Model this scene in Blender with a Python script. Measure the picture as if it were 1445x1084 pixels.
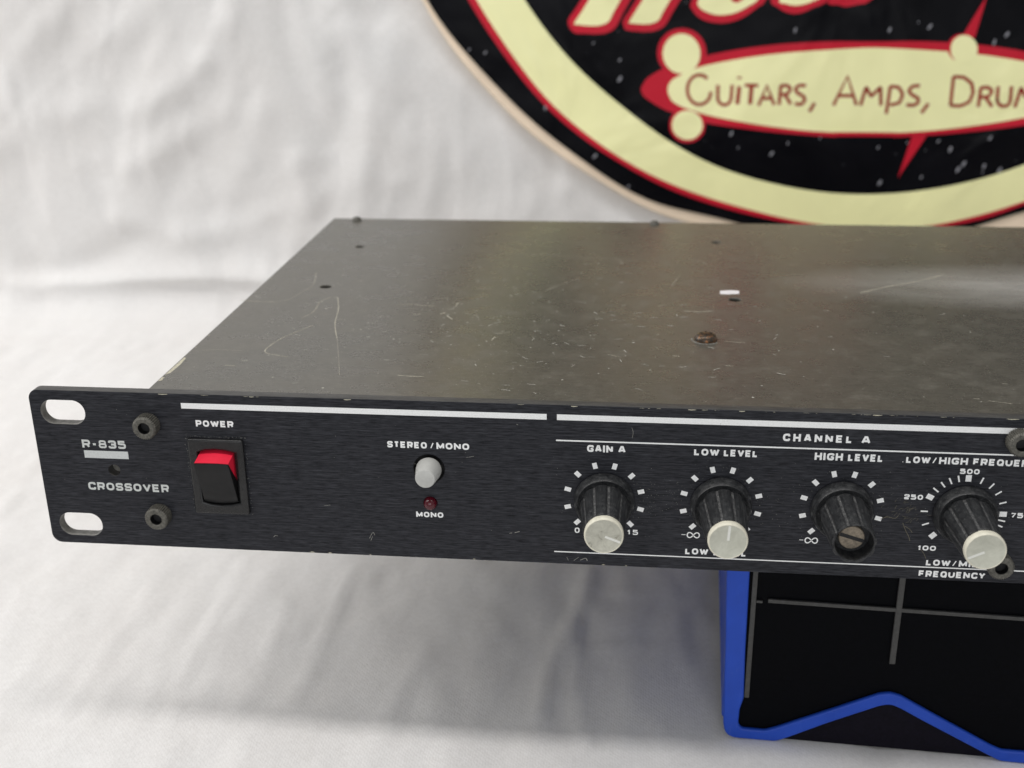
import bpy, bmesh, math, random
import numpy as np
from mathutils import Vector, Matrix

for o in list(bpy.data.objects):
    bpy.data.objects.remove(o)
random.seed(7)
S = bpy.context.scene
C = bpy.context.collection
MM = 0.001
LIFT = 60.0            # height of the rack unit's underside above the table, mm

# ------------------------------------------------------------------ camera
def rot(rx, ry, rz):
    cz, sz = math.cos(rz), math.sin(rz); cx, sx = math.cos(rx), math.sin(rx); cy, sy = math.cos(ry), math.sin(ry)
    Rz = np.array([[cz, -sz, 0], [sz, cz, 0], [0, 0, 1]])
    Rx = np.array([[1, 0, 0], [0, cx, -sx], [0, sx, cx]])
    Ry = np.array([[cy, 0, sy], [0, 1, 0], [-sy, 0, cy]])
    return Rz @ Rx @ Ry
R = rot(math.radians(-21.147), math.radians(0.707), math.radians(6.326))
cam_d = bpy.data.cameras.new('camera')
cam = bpy.data.objects.new('camera', cam_d); C.objects.link(cam); S.camera = cam
m = Matrix.Identity(4)
for i in range(3):
    m[i][0] = R[i, 0]; m[i][1] = R[i, 2]; m[i][2] = -R[i, 1]
m[0][3], m[1][3], m[2][3] = 0.152484, -0.259299, 0.149713 + LIFT * MM
cam.matrix_world = m
cam_d.sensor_width = 36.0
cam_d.lens = 1638.1 / 1445 * 36
cam_d.clip_start = 0.01; cam_d.clip_end = 50
cam_d.dof.use_dof = True
cam_d.dof.focus_distance = 0.288
cam_d.dof.aperture_fstop = 16.5

# ------------------------------------------------------------------ light
w = bpy.data.worlds.new('World'); S.world = w; w.use_nodes = True
w.node_tree.nodes['Background'].inputs[0].default_value = (0.96, 0.98, 1.0, 1)
w.node_tree.nodes['Background'].inputs[1].default_value = 0.42

def area(name, loc, target, sx, sy, power, col):
    d = bpy.data.lights.new(name, 'AREA'); d.shape = 'RECTANGLE'; d.size = sx; d.size_y = sy; d.energy = power; d.color = col
    o = bpy.data.objects.new(name, d); C.objects.link(o); o.location = loc
    o.rotation_euler = (Vector(target) - Vector(loc)).to_track_quat('-Z', 'Y').to_euler()
    return o
area('ceiling_tube', (-0.50, -0.17, 1.35), (-0.50, 0.0, 0.0), 2.5, 0.17, 13.6, (1.0, 0.975, 0.95))
area('side_softbox', (-0.92, 0.20, 0.66), (0.0, 0.06, 0.05), 0.6, 0.6, 5.0, (1.0, 0.985, 0.965))
area('front_fill', (0.15, -1.55, 0.38), (0.15, 0.1, 0.10), 1.3, 0.8, 5.4, (0.98, 0.99, 1.0))  # added fill lamp, unseen, brightens the print and the sign from the front

S.view_settings.view_transform = 'Standard'
S.view_settings.look = 'None'
S.view_settings.exposure = 0.0
S.view_settings.gamma = 1.0
S.render.engine = 'CYCLES'

# ------------------------------------------------------------------ materials
class NT:
    def __init__(s, name):
        s.m = bpy.data.materials.new(name); s.m.use_nodes = True
        s.t = s.m.node_tree; s.b = s.t.nodes['Principled BSDF']
    def n(s, kind, **kw):
        o = s.t.nodes.new(kind)
        for k, v in kw.items():
            if k.startswith('_'): setattr(o, k[1:], v)
            else:
                o.inputs[k.replace('__', ' ')].default_value = v
        return o
    def l(s, a, b): s.t.links.new(a, b)
    def set(s, **kw):
        for k, v in kw.items():
            s.b.inputs[k.replace('__', ' ')].default_value = v
    def coord(s, scale=(1, 1, 1), rot=(0, 0, 0)):
        tc = s.n('ShaderNodeTexCoord'); mp = s.n('ShaderNodeMapping'); mp.inputs['Scale'].default_value = scale; mp.inputs['Rotation'].default_value = rot
        s.l(tc.outputs['Object'], mp.inputs['Vector']); return mp.outputs[0]
    def noise(s, vec, scale, detail=4, rough=.6, dist=0.0):
        o = s.n('ShaderNodeTexNoise', Scale=scale, Detail=detail, Roughness=rough, Distortion=dist); s.l(vec, o.inputs['Vector']); return o.outputs[0]
    def ramp(s, fac, stops):
        o = s.n('ShaderNodeValToRGB'); e = o.color_ramp.elements
        while len(e) < len(stops): e.new(.5)
        for el, (p, c) in zip(e, stops):
            el.position = p; el.color = (c if len(c) == 4 else tuple(c) + (1,))
        s.l(fac, o.inputs[0]); return o.outputs[0]
    def mix(s, fac, a, b, mode='MIX'):
        o = s.n('ShaderNodeMix', _data_type='RGBA', _blend_type=mode)
        for sock, v in ((o.inputs[0], fac), (o.inputs[6], a), (o.inputs[7], b)):
            if hasattr(v, 'links'): s.l(v, sock)
            else: sock.default_value = v if not isinstance(v, tuple) or len(v) == 4 else tuple(v) + (1,)
        return o.outputs[2]
    def bump(s, h, strength, dist):
        o = s.n('ShaderNodeBump', Strength=strength, Distance=dist); s.l(h, o.inputs['Height']); s.l(o.outputs[0], s.b.inputs['Normal'])
    def col(s, c): s.l(c, s.b.inputs['Base Color'])
    def rgh(s, c): s.l(c, s.b.inputs['Roughness'])

def simple(name, c, rough=.5, metal=0.0, var=0.25, scale=900, spec=.5, coat=0):
    t = NT(name); t.set(Roughness=rough, Metallic=metal, Coat__Weight=coat); t.b.inputs['Specular IOR Level'].default_value = spec
    v = t.coord(); f = t.noise(v, scale, 5, .65)
    lo = tuple(x * (1 - var) for x in c); hi = tuple(min(1, x * (1 + var)) for x in c)
    t.col(t.ramp(f, [(.3, lo), (.7, hi)])); return t.m

# brushed black anodised panel
t = NT('brushed_black'); t.set(Roughness=.42); t.b.inputs['Specular IOR Level'].default_value = .13
v = t.coord((100, 400, 2500)); f1 = t.noise(v, 1, 5, .75)
v2 = t.coord((330, 400, 3600)); f2 = t.noise(v2, 1, 3, .6)
v3 = t.coord((14, 14, 60)); f3 = t.noise(v3, 1, 3, .5)
base = t.ramp(f1, [(.36, (.005, .0055, .0075)), (.5, (.022, .0225, .026)), (.66, (.066, .067, .076))])
base = t.mix(.5, base, t.ramp(f2, [(.36, (.006, .0065, .009)), (.64, (.050, .052, .062))]))
dv = t.coord((1, 1, 1)); ds = t.noise(dv, 2600, 2, .5)
dm = t.ramp(ds, [(.735, (0, 0, 0)), (.80, (1, 1, 1))])
base = t.mix(dm, base, (.11, .11, .11))
t.col(base); t.rgh(t.ramp(f1, [(.3, (.34,) * 3), (.7, (.52,) * 3)])); t.bump(f1, .35, .00006)
M_PANEL = t.m
t = NT('panel_edge_black'); t.set(Roughness=.5)
v = t.coord((200, 900, 900)); f = t.noise(v, 1, 5, .7)
t.col(t.ramp(f, [(.3, (.034, .033, .032)), (.7, (.075, .073, .070))])); M_EDGE = t.m

# aged olive grey top cover
t = NT('aged_olive_paint'); t.set(Roughness=.30); t.b.inputs['Specular IOR Level'].default_value = .62
v = t.coord(); big = t.noise(v, 16, 4, .55, .4); mid = t.noise(v, 120, 5, .65); fine = t.noise(v, 2200, 3, .6)
g1 = t.coord((260, 1500, 1500)); grain = t.noise(g1, 1, 4, .7)
c = t.ramp(big, [(.32, (.082, .079, .068)), (.55, (.092, .085, .070)), (.75, (.100, .089, .071))])
c = t.mix(.35, c, t.ramp(grain, [(.3, (.040, .038, .031)), (.7, (.150, .140, .118))]))
c = t.mix(t.ramp(mid, [(.52, (0, 0, 0)), (.74, (.22, .22, .22))]), c, (.235, .225, .195))
c = t.mix(t.ramp(fine, [(.62, (0, 0, 0)), (.76, (.8, .8, .8))]), c, (.34, .33, .29))
# pale reflected sheen, painted into the base colour near the middle of the cover
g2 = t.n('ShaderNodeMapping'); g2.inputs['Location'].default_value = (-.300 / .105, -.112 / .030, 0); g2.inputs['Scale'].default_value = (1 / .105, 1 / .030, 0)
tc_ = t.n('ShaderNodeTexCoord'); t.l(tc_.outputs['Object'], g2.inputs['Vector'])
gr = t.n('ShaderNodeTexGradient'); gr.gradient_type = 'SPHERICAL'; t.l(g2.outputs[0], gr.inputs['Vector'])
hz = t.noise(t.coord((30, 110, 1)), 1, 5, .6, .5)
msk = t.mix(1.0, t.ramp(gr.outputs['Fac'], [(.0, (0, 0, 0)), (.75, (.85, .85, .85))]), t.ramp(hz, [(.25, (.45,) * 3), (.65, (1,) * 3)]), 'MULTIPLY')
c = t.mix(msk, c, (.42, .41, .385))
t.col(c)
r = t.mix(.5, t.ramp(big, [(.3, (.22,) * 3), (.7, (.30,) * 3)]), t.ramp(mid, [(.3, (.22,) * 3), (.75, (.46,) * 3)]))
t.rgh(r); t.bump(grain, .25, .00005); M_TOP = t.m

M_PRINT = simple('white_print', (.94, .95, .93), .55, var=.12, scale=2500)
M_PRINT2 = simple('dull_print', (.62, .64, .62), .55, var=.12, scale=2500)
M_GREYPR = simple('grey_print', (.60, .62, .61), .55, var=.1, scale=2000)

t = NT('knob_black'); t.set(Roughness=.46); t.b.inputs['Specular IOR Level'].default_value = .42
v = t.coord(); f = t.noise(v, 900, 5, .7); f2 = t.noise(v, 5000, 2, .6)
c = t.ramp(f, [(.38, (.009, .0095, .011)), (.56, (.020, .021, .023)), (.78, (.075, .075, .073))])
c = t.mix(t.ramp(f2, [(.56, (0, 0, 0)), (.72, (.5, .5, .5))]), c, (.17, .17, .16)); t.col(c)
t.rgh(t.ramp(f, [(.3, (.28,) * 3), (.7, (.55,) * 3)])); M_KNOB = t.m
t = NT('dusty_groove'); t.set(Roughness=.75)
v = t.coord(); f = t.noise(v, 1300, 5, .75)
t.col(t.ramp(f, [(.38, (.022, .022, .024)), (.5, (.06, .06, .06)), (.7, (.17, .17, .165))])); M_GROOVE = t.m
t = NT('aged_cap'); t.set(Roughness=.48)
v = t.coord(); f = t.noise(v, 350, 5, .7, .5); f2 = t.noise(v, 180, 3, .6)
c = t.ramp(f, [(.3, (.46, .46, .38)), (.7, (.60, .60, .51))])
M_CAP = None
t.col(c); M_CAP = t.m
t = NT('stained_cap'); t.set(Roughness=.55)
v = t.coord(); f = t.noise(v, 330, 6, .8, 1.2); f2 = t.noise(v, 700, 4, .7)
c = t.ramp(f, [(.32, (.20, .185, .14)), (.42, (.44, .43, .36)), (.7, (.59, .58, .49))])
t.col(c); M_CAP2 = t.m
M_CAPRIM = simple('cap_rim', (.70, .67, .55), .5, var=.12, scale=700)
M_LINE = simple('pointer_white', (.80, .80, .74), .5, var=.05)
M_SCREW = simple('blackened_steel', (.11, .105, .090), .55, .3, .55, 1500)
M_DARK = simple('deep_black', (.006, .006, .007), .6, var=.2)
M_BRASS = simple('dirty_brass', (.27, .225, .17), .6, .25, .45, 1400)
M_PLASTIC = simple('switch_black', (.010, .010, .0105), .36, var=.25, scale=500, spec=.2)
M_BEZEL = simple('bezel_black', (.014, .014, .0145), .26, var=.3, scale=700, spec=.42)
M_RED = simple('switch_red', (.86, .018, .055), .42, var=.06, scale=300)
M_BTN = simple('button_grey', (.50, .50, .475), .45, var=.07, scale=500)
M_LED = simple('led_red', (.075, .003, .009), .10, var=.2, scale=400, spec=.4, coat=.25)
M_ALU = simple('bare_metal', (.62, .61, .58), .4, .5, .2, 2000)
M_RUST = NT('rusted_screw'); M_RUST.set(Roughness=.33, Metallic=.5)
v = M_RUST.coord(); f = M_RUST.noise(v, 1100, 5, .75)
M_RUST.col(M_RUST.ramp(f, [(.4, (.05, .045, .04)), (.52, (.08, .055, .035)), (.66, (.28, .11, .035))])); M_RUST = M_RUST.m
M_SCRATCH = simple('pale_scratch', (.41, .385, .31), .6, var=.45, scale=1800)
M_CHIP = simple('bare_chip', (.50, .47, .36), .5, var=.35, scale=1500)
M_WHITEM = simple('white_mark', (.85, .84, .86), .4, var=.08)
M_DUSTTOP = simple('pale_dust', (.43, .42, .37), .8, var=.4, scale=1500)
M_DUST = simple('grey_dust', (.25, .245, .225), .9, var=.5, scale=1500)
M_FIBRE = simple('tan_fibre', (.15, .135, .095), .9, var=.35, scale=1500)

# blue edged stand
M_BLUE = simple('blue_plastic', (.013, .066, .47), .45, var=.12, scale=120, spec=.3)
_b = NT('scuffed_blue'); _b.b.inputs['Specular IOR Level'].default_value = .3
_v = _b.coord(); _f = _b.noise(_v, 90, 4, .6); _g = _b.noise(_b.coord((900, 900, 120)), 1, 4, .7)
_c = _b.ramp(_f, [(.3, (.011, .058, .41)), (.7, (.016, .074, .50))])
_c = _b.mix(_b.ramp(_g, [(.60, (0, 0, 0)), (.74, (.35, .35, .35))]), _c, (.10, .17, .50)); _b.col(_c)
_b.rgh(_b.ramp(_f, [(.3, (.34,) * 3), (.7, (.55,) * 3)])); M_BLUE = _b.m
M_BLACKP = simple('black_plastic_insert', (.0016, .0018, .0028), .5, var=.3, spec=.05)
M_RIB = simple('rib_grey', (.062, .061, .059), .6, var=.2, spec=.3)

# sign
def vinyl(name, c, rough=.33, var=.06, spec=.4):
    t = NT(name); t.set(Roughness=rough); t.b.inputs['Specular IOR Level'].default_value = spec
    v = t.coord(); f = t.noise(v, 22, 4, .6); b = t.noise(v, 14, 3, .5, .6)
    lo = tuple(x * (1 - var) for x in c); hi = tuple(min(1, x * (1 + var)) for x in c)
    t.col(t.ramp(f, [(.3, lo), (.7, hi)])); t.bump(b, .9, .005); return t.m
M_SBLACK = vinyl('sign_black', (.004, .004, .0055), .25, .3, .07)
M_SRED = vinyl('sign_red', (.56, .010, .030), .4, .06, .2)
M_SCREAM = vinyl('sign_cream', (.96, .94, .50), .38, .03, .7)
M_SLETTER = vinyl('sign_brown_red', (.33, .030, .022), .5, .15, .2)
M_SBEIGE = simple('sign_edge_beige', (.88, .72, .55), .75, var=.08, scale=40)
M_SGLINT = simple('sign_glint', (.26, .26, .29), .4, var=.4, scale=800)

# cloth
t = NT('white_cotton'); t.set(Roughness=.95)
t.b.inputs['Specular IOR Level'].default_value = .1
t.b.inputs['Sheen Weight'].default_value = .08
v = t.coord(); a = t.noise(v, 9, 4, .6); f = t.noise(v, 600, 3, .7)
wx = t.n('ShaderNodeTexWave', Scale=410.0, Distortion=5, Detail=2.0); wx.bands_direction = 'X'; t.l(v, wx.inputs['Vector'])
wz = t.n('ShaderNodeTexWave', Scale=430.0, Distortion=5, Detail=2.0); wz.bands_direction = 'DIAGONAL'; t.l(v, wz.inputs['Vector'])
c = t.ramp(a, [(.3, (.705, .68, .66)), (.7, (.75, .74, .73))])
c = t.mix(.22, c, t.ramp(f, [(.3, (.60, .59, .58)), (.7, (.92, .92, .92))]))
t.col(c)
h = t.mix(.5, wx.outputs[0], wz.outputs[0]); h = t.mix(.65, h, f); t.bump(h, .35, .0003)
M_CLOTH = t.m
WFOLDS = [[3.0,9,[[-77.5,165.3],[-87.7,147.8],[-106.5,131.9],[-129.4,119.8]]],[3.2,8,[[-86.0,143.9],[-87.6,119.9],[-100.8,107.6],[-133.6,88.6]]],[-3.0,9,[[-9.1,145.8],[-7.1,128.1],[-16.3,99.9],[-23.6,85.3]]],[3.0,7,[[-38.1,91.5],[-33.6,66.3]]],[3.2,8,[[5.0,106.1],[-5.0,60.2]]],[2.5,10,[[-154.8,123.8],[-187.1,113.4],[-216.7,96.5]]],[2.4,8,[[-67.9,178.5],[-71.0,147.8],[-77.0,119.9]]],[-2.6,8,[[-39.3,178.4],[-37.4,151.6],[-27.4,120.1],[-22.3,103.9]]],[2.5,9,[[-56.9,120.0],[-65.7,93.3],[-78.4,74.3]]],[2.6,8,[[-7.0,178.2],[0.4,151.6],[3.8,120.2]]],[2.8,8,[[-146.5,58.4],[-116.6,47.9],[-85.0,52.7]]],[-2.2,8,[[-106.5,95.1],[-115.6,73.9],[-121.0,47.8]]],[2.5,8,[[-176.0,167.6],[-194.4,147.9],[-208.1,119.5]]],[2.4,9,[[17.9,155.4],[14.1,120.2],[16.4,83.6]]],[2,10,[[-141.1,159.7],[-123.1,167.4],[-113.3,178.8]]],[3.5,9,[[-234.8,-4.4],[-219.0,5.3],[-201.7,10.3],[-156.2,4.3]]],[-3,9,[[-134.5,47.6],[-183.3,24.4],[-231.5,14.4]]]]
SIGN_C = [272.3,238.4]
R_INN = [[213.6,217.3],[224.9,217.6],[233.4,216.9],[242.4,219.2],[249.3,220.7],[256.4,220.3],[264.3,220.8],[271.7,220.7],[277.5,220.5],[284.7,220.3],[291.8,220.0]]
R_CREO = [[210.2,238.8],[217.7,238.7],[225.6,241.1],[232.6,240.3],[240.1,239.7],[246.8,238.5],[250.5,237.4],[256.4,236.7],[262.3,238.0],[280.7,240.7],[283.3,238.8],[286.2,239.8],[288.5,239.3],[290.7,238.4]]
R_RED = [[209.7,242.7],[217.9,242.5],[225.2,244.2],[232.2,243.4],[239.2,242.1],[246.0,241.9],[250.8,240.2],[256.6,239.6],[261.8,239.5],[281.2,241.4],[285.4,243.6],[287.6,241.7],[290.6,239.3]]
R_BLK = [[207.1,263.4],[212.4,259.8],[219.6,255.9],[226.8,254.7],[232.5,252.4],[239.6,253.3],[244.0,253.0],[251.6,245.5],[285.6,245.6],[287.6,243.6],[290.4,242.8]]
R_BEI = [[206.9,265.4],[214.1,263.8],[220.2,261.3],[228.0,260.6],[234.0,257.4],[240.1,257.3],[245.8,257.8]]
LEGS_RED = [[[120.6,117.8],[114.9,109.7],[114.1,105.8],[116.7,101.9],[121.3,101.1],[136.9,102.4],[146.2,117.7],[157.0,134.8],[132.3,135.0]],[[149.1,117.7],[143.1,108.4],[143.1,104.6],[146.1,102.4],[162.0,103.2],[171.7,117.5],[182.7,134.5],[159.3,134.7]],[[177.7,117.5],[178.1,112.6],[182.8,108.2],[189.7,106.2],[196.4,106.2],[204.1,108.7],[211.6,114.0],[215.8,118.3],[219.6,126.8],[188.4,130.2],[179.8,123.9]],[[217.4,118.8],[221.6,113.5],[227.4,110.7],[232.9,110.7],[239.3,113.4],[247.2,117.6],[252.8,123.4],[238.0,129.8],[219.6,126.8]],[[246.1,118.3],[252.5,114.4],[255.8,113.8],[261.2,114.8],[267.5,116.9],[274.6,122.2],[254.6,126.5]]]
LEGS_CREAM = [[[124.8,117.8],[118.0,107.4],[118.7,105.6],[133.4,105.9],[141.1,117.7],[152.0,134.8],[136.2,134.9]],[[152.5,117.6],[146.5,107.9],[147.1,106.1],[159.6,106.7],[166.6,117.6],[177.7,134.6],[163.2,134.7]],[[181.4,118.3],[181.4,114.2],[185.5,111.5],[191.7,110.0],[199.5,110.9],[207.1,114.6],[211.9,118.6],[213.2,123.7],[204.7,118.4],[198.1,116.9],[191.2,120.6],[184.4,122.8]],[[221.9,118.1],[225.4,115.3],[231.5,114.5],[239.1,116.6],[243.3,119.0],[244.0,123.4],[222.0,123.6]],[[251.4,119.7],[255.4,118.3],[263.9,120.1],[260.4,123.3],[252.8,123.4]]]
OVAL_RED = [[152.9,72.8],[154.3,75.9],[156.7,78.8],[163.8,83.0],[174.4,86.8],[187.0,89.9],[203.8,93.0],[224.7,95.5],[248.5,96.7],[265.6,96.6],[276.2,96.6],[293.3,96.7],[317.1,95.5],[338.0,93.0],[354.8,89.9],[367.4,86.8],[378.0,83.0],[385.1,78.8],[387.5,75.9],[388.9,72.8],[388.1,70.3],[386.2,68.1],[379.5,63.8],[371.4,60.3],[354.5,55.3],[335.6,52.5],[313.9,50.1],[289.2,48.3],[282.7,48.5],[259.1,48.5],[252.6,48.3],[227.9,50.1],[206.2,52.5],[187.3,55.3],[170.4,60.3],[162.3,63.8],[155.6,68.1],[153.7,70.3]]
OVAL_CREAM = [[167.0,72.4],[168.0,76.0],[171.8,79.1],[183.0,84.0],[204.1,88.2],[225.0,90.9],[248.9,92.6],[265.9,93.5],[275.9,93.5],[292.9,92.6],[316.8,90.9],[337.7,88.2],[358.8,84.0],[370.0,79.1],[373.8,76.0],[374.8,72.4],[373.9,69.2],[371.6,66.0],[365.0,62.8],[350.4,58.6],[328.6,54.7],[306.9,51.9],[289.4,50.6],[282.9,50.7],[258.9,50.7],[252.4,50.6],[234.9,51.9],[213.2,54.7],[191.4,58.6],[176.8,62.8],[170.2,66.0],[167.9,69.2]]
CIRC_RED = [[[186.4,91.2],[186.0,93.6],[185.2,95.9],[183.9,98.1],[182.3,100.0],[180.3,101.5],[178.0,102.7],[175.6,103.4],[173.1,103.6],[170.6,103.4],[168.3,102.7],[166.1,101.6],[164.2,100.0],[162.7,98.2],[161.6,96.0],[161.0,93.7],[160.8,91.2],[161.1,88.8],[161.9,86.4],[163.2,84.3],[164.9,82.3],[166.9,80.8],[169.2,79.6],[171.6,78.9],[174.1,78.6],[176.6,78.9],[179.0,79.6],[181.2,80.8],[183.1,82.3],[184.6,84.2],[185.7,86.4],[186.3,88.8]],[[187.6,54.0],[187.4,55.8],[186.7,57.6],[185.8,59.2],[184.5,60.6],[183.0,61.8],[181.3,62.6],[179.5,63.1],[177.7,63.3],[175.8,63.1],[174.0,62.6],[172.4,61.7],[171.0,60.6],[169.9,59.1],[169.0,57.5],[168.6,55.7],[168.5,53.9],[168.7,52.1],[169.3,50.3],[170.3,48.7],[171.5,47.2],[173.0,46.1],[174.7,45.2],[176.6,44.7],[178.5,44.5],[180.3,44.7],[182.1,45.2],[183.7,46.1],[185.1,47.3],[186.3,48.8],[187.1,50.4],[187.5,52.2]],[[322.0,93.4],[321.7,94.8],[321.1,96.1],[320.3,97.3],[319.3,98.3],[318.1,99.2],[316.8,99.8],[315.4,100.2],[314.0,100.3],[312.7,100.2],[311.4,99.8],[310.2,99.2],[309.2,98.3],[308.5,97.3],[308.0,96.1],[307.7,94.8],[307.8,93.4],[308.1,92.1],[308.6,90.8],[309.4,89.6],[310.4,88.5],[311.6,87.6],[312.9,87.0],[314.3,86.6],[315.7,86.5],[317.1,86.6],[318.4,87.0],[319.6,87.6],[320.5,88.5],[321.3,89.6],[321.8,90.8],[322.0,92.1]]]
CIRC_CREAM = [[[183.2,90.8],[183.0,92.8],[182.3,94.6],[181.3,96.4],[180.1,97.9],[178.5,99.2],[176.8,100.1],[175.0,100.7],[173.1,100.9],[171.2,100.7],[169.4,100.1],[167.8,99.2],[166.3,98.0],[165.2,96.4],[164.3,94.7],[163.9,92.8],[163.7,90.8],[164.0,88.8],[164.6,86.9],[165.6,85.2],[166.9,83.6],[168.4,82.3],[170.1,81.4],[172.0,80.8],[173.9,80.6],[175.8,80.8],[177.6,81.4],[179.3,82.3],[180.7,83.6],[181.9,85.1],[182.7,86.9],[183.1,88.8]],[[186.2,54.0],[185.9,55.5],[185.4,56.9],[184.6,58.3],[183.5,59.4],[182.3,60.4],[180.8,61.1],[179.3,61.5],[177.7,61.7],[176.2,61.5],[174.6,61.1],[173.3,60.4],[172.1,59.4],[171.1,58.2],[170.4,56.9],[170.0,55.4],[169.9,53.9],[170.1,52.4],[170.6,50.9],[171.5,49.6],[172.5,48.4],[173.8,47.5],[175.2,46.8],[176.8,46.3],[178.4,46.2],[180.0,46.3],[181.5,46.8],[182.9,47.5],[184.0,48.5],[185.0,49.7],[185.7,51.0],[186.1,52.5]],[[322.7,92.6],[322.4,94.0],[321.8,95.4],[321.1,96.6],[320.1,97.6],[319.0,98.5],[317.8,99.2],[316.5,99.6],[315.2,99.7],[313.9,99.6],[312.7,99.2],[311.6,98.5],[310.7,97.7],[310.0,96.6],[309.6,95.4],[309.4,94.1],[309.4,92.7],[309.7,91.3],[310.2,89.9],[311.0,88.7],[312.0,87.6],[313.1,86.7],[314.3,86.1],[315.6,85.7],[316.9,85.5],[318.2,85.7],[319.4,86.1],[320.5,86.7],[321.4,87.6],[322.1,88.7],[322.5,89.9],[322.7,91.3]]]
SPIKES = [[[314.0,98.4],[320.7,98.4],[324.3,119.5]],[[295.1,48.6],[302.6,49.0],[290.2,26.6]]]
WORDS = [[[187.5,78.1],[185.7,79.4],[183.7,80.0],[181.7,79.8],[179.8,78.8],[178.4,77.1],[177.5,74.9],[177.3,72.5],[177.7,70.0],[178.8,67.8],[180.3,66.1],[182.3,65.0],[184.3,64.8],[186.3,65.3],[188.0,66.7],[189.2,68.6],[189.6,71.4]],[[193.1,74.9],[193.3,68.9],[193.4,68.2],[193.8,66.7],[194.8,65.4],[196.3,64.7],[197.8,64.7],[199.1,65.4],[200.0,66.7],[200.3,68.2],[200.5,74.9]],[[204.2,74.2],[203.7,65.0]],[[204.1,79.1],[204.0,78.1]],[[207.0,74.7],[214.0,74.7]],[[210.6,74.7],[210.3,65.0]],[[214.8,64.3],[218.5,74.6],[222.9,64.7]],[[216.3,68.1],[221.5,68.1]],[[225.4,64.7],[225.6,74.6],[229.0,74.7],[230.8,73.2],[229.9,70.7],[226.5,69.7]],[[228.3,69.7],[231.4,65.1]],[[238.5,74.6],[234.9,74.8],[233.0,72.9],[234.5,70.8],[237.8,69.1],[238.6,66.9],[236.8,64.9],[233.5,65.3]],[[243.7,65.8],[241.3,61.2]],[[253.4,64.5],[259.3,79.4],[265.1,64.7]],[[255.8,69.5],[263.0,69.5]],[[267.2,64.5],[269.2,73.9],[272.2,69.1],[276.5,73.9],[277.6,64.5]],[[280.7,60.3],[281.4,74.3],[285.6,73.9],[288.1,70.3],[286.9,65.9],[282.2,64.7]],[[296.2,74.7],[292.3,74.3],[290.8,71.9],[292.8,69.9],[296.1,68.3],[296.4,66.0],[294.1,64.6],[290.5,64.9]],[[301.5,65.6],[298.5,60.7]],[[312.7,64.6],[312.5,79.2],[317.6,78.9],[321.9,75.9],[323.3,71.2],[321.9,66.4],[317.8,64.4],[312.7,64.6]],[[326.7,64.0],[326.8,73.7],[330.3,73.9],[332.7,72.0],[331.3,69.2],[327.5,68.8]],[[329.8,68.8],[333.6,64.1]],[[335.3,74.3],[335.6,67.6],[335.7,67.6],[336.2,66.2],[337.3,65.0],[338.7,64.4],[340.1,64.4],[341.3,65.0],[342.1,66.2],[342.2,67.7],[341.9,74.4]],[[344.9,63.7],[346.7,73.6],[349.7,68.9],[353.2,73.6],[355.1,63.7]],[[361.7,74.0],[357.9,73.6],[356.7,71.2],[358.9,69.3],[361.8,67.7],[362.2,65.3],[360.1,63.7],[356.9,64.1]]]
GLINTS = [[278.2,102.4],[297.9,103.8],[292.0,106.1],[336.2,99.9],[330.5,96.1],[278.4,42.7],[315.4,42.0],[333.7,33.2],[333.3,29.9],[320.7,31.5],[302.3,27.2],[281.1,24.0],[323.2,34.4],[341.9,31.2],[293.1,45.3],[308.9,46.2],[334.9,48.0],[61.4,93.1],[70.0,91.5],[127.4,96.2],[141.4,87.6],[141.6,77.9],[129.0,37.1],[102.1,63.0],[147.5,20.6],[231.0,102.4],[231.4,44.6],[205.5,42.1],[223.3,39.1],[248.0,47.5],[201.4,49.5]]
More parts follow.
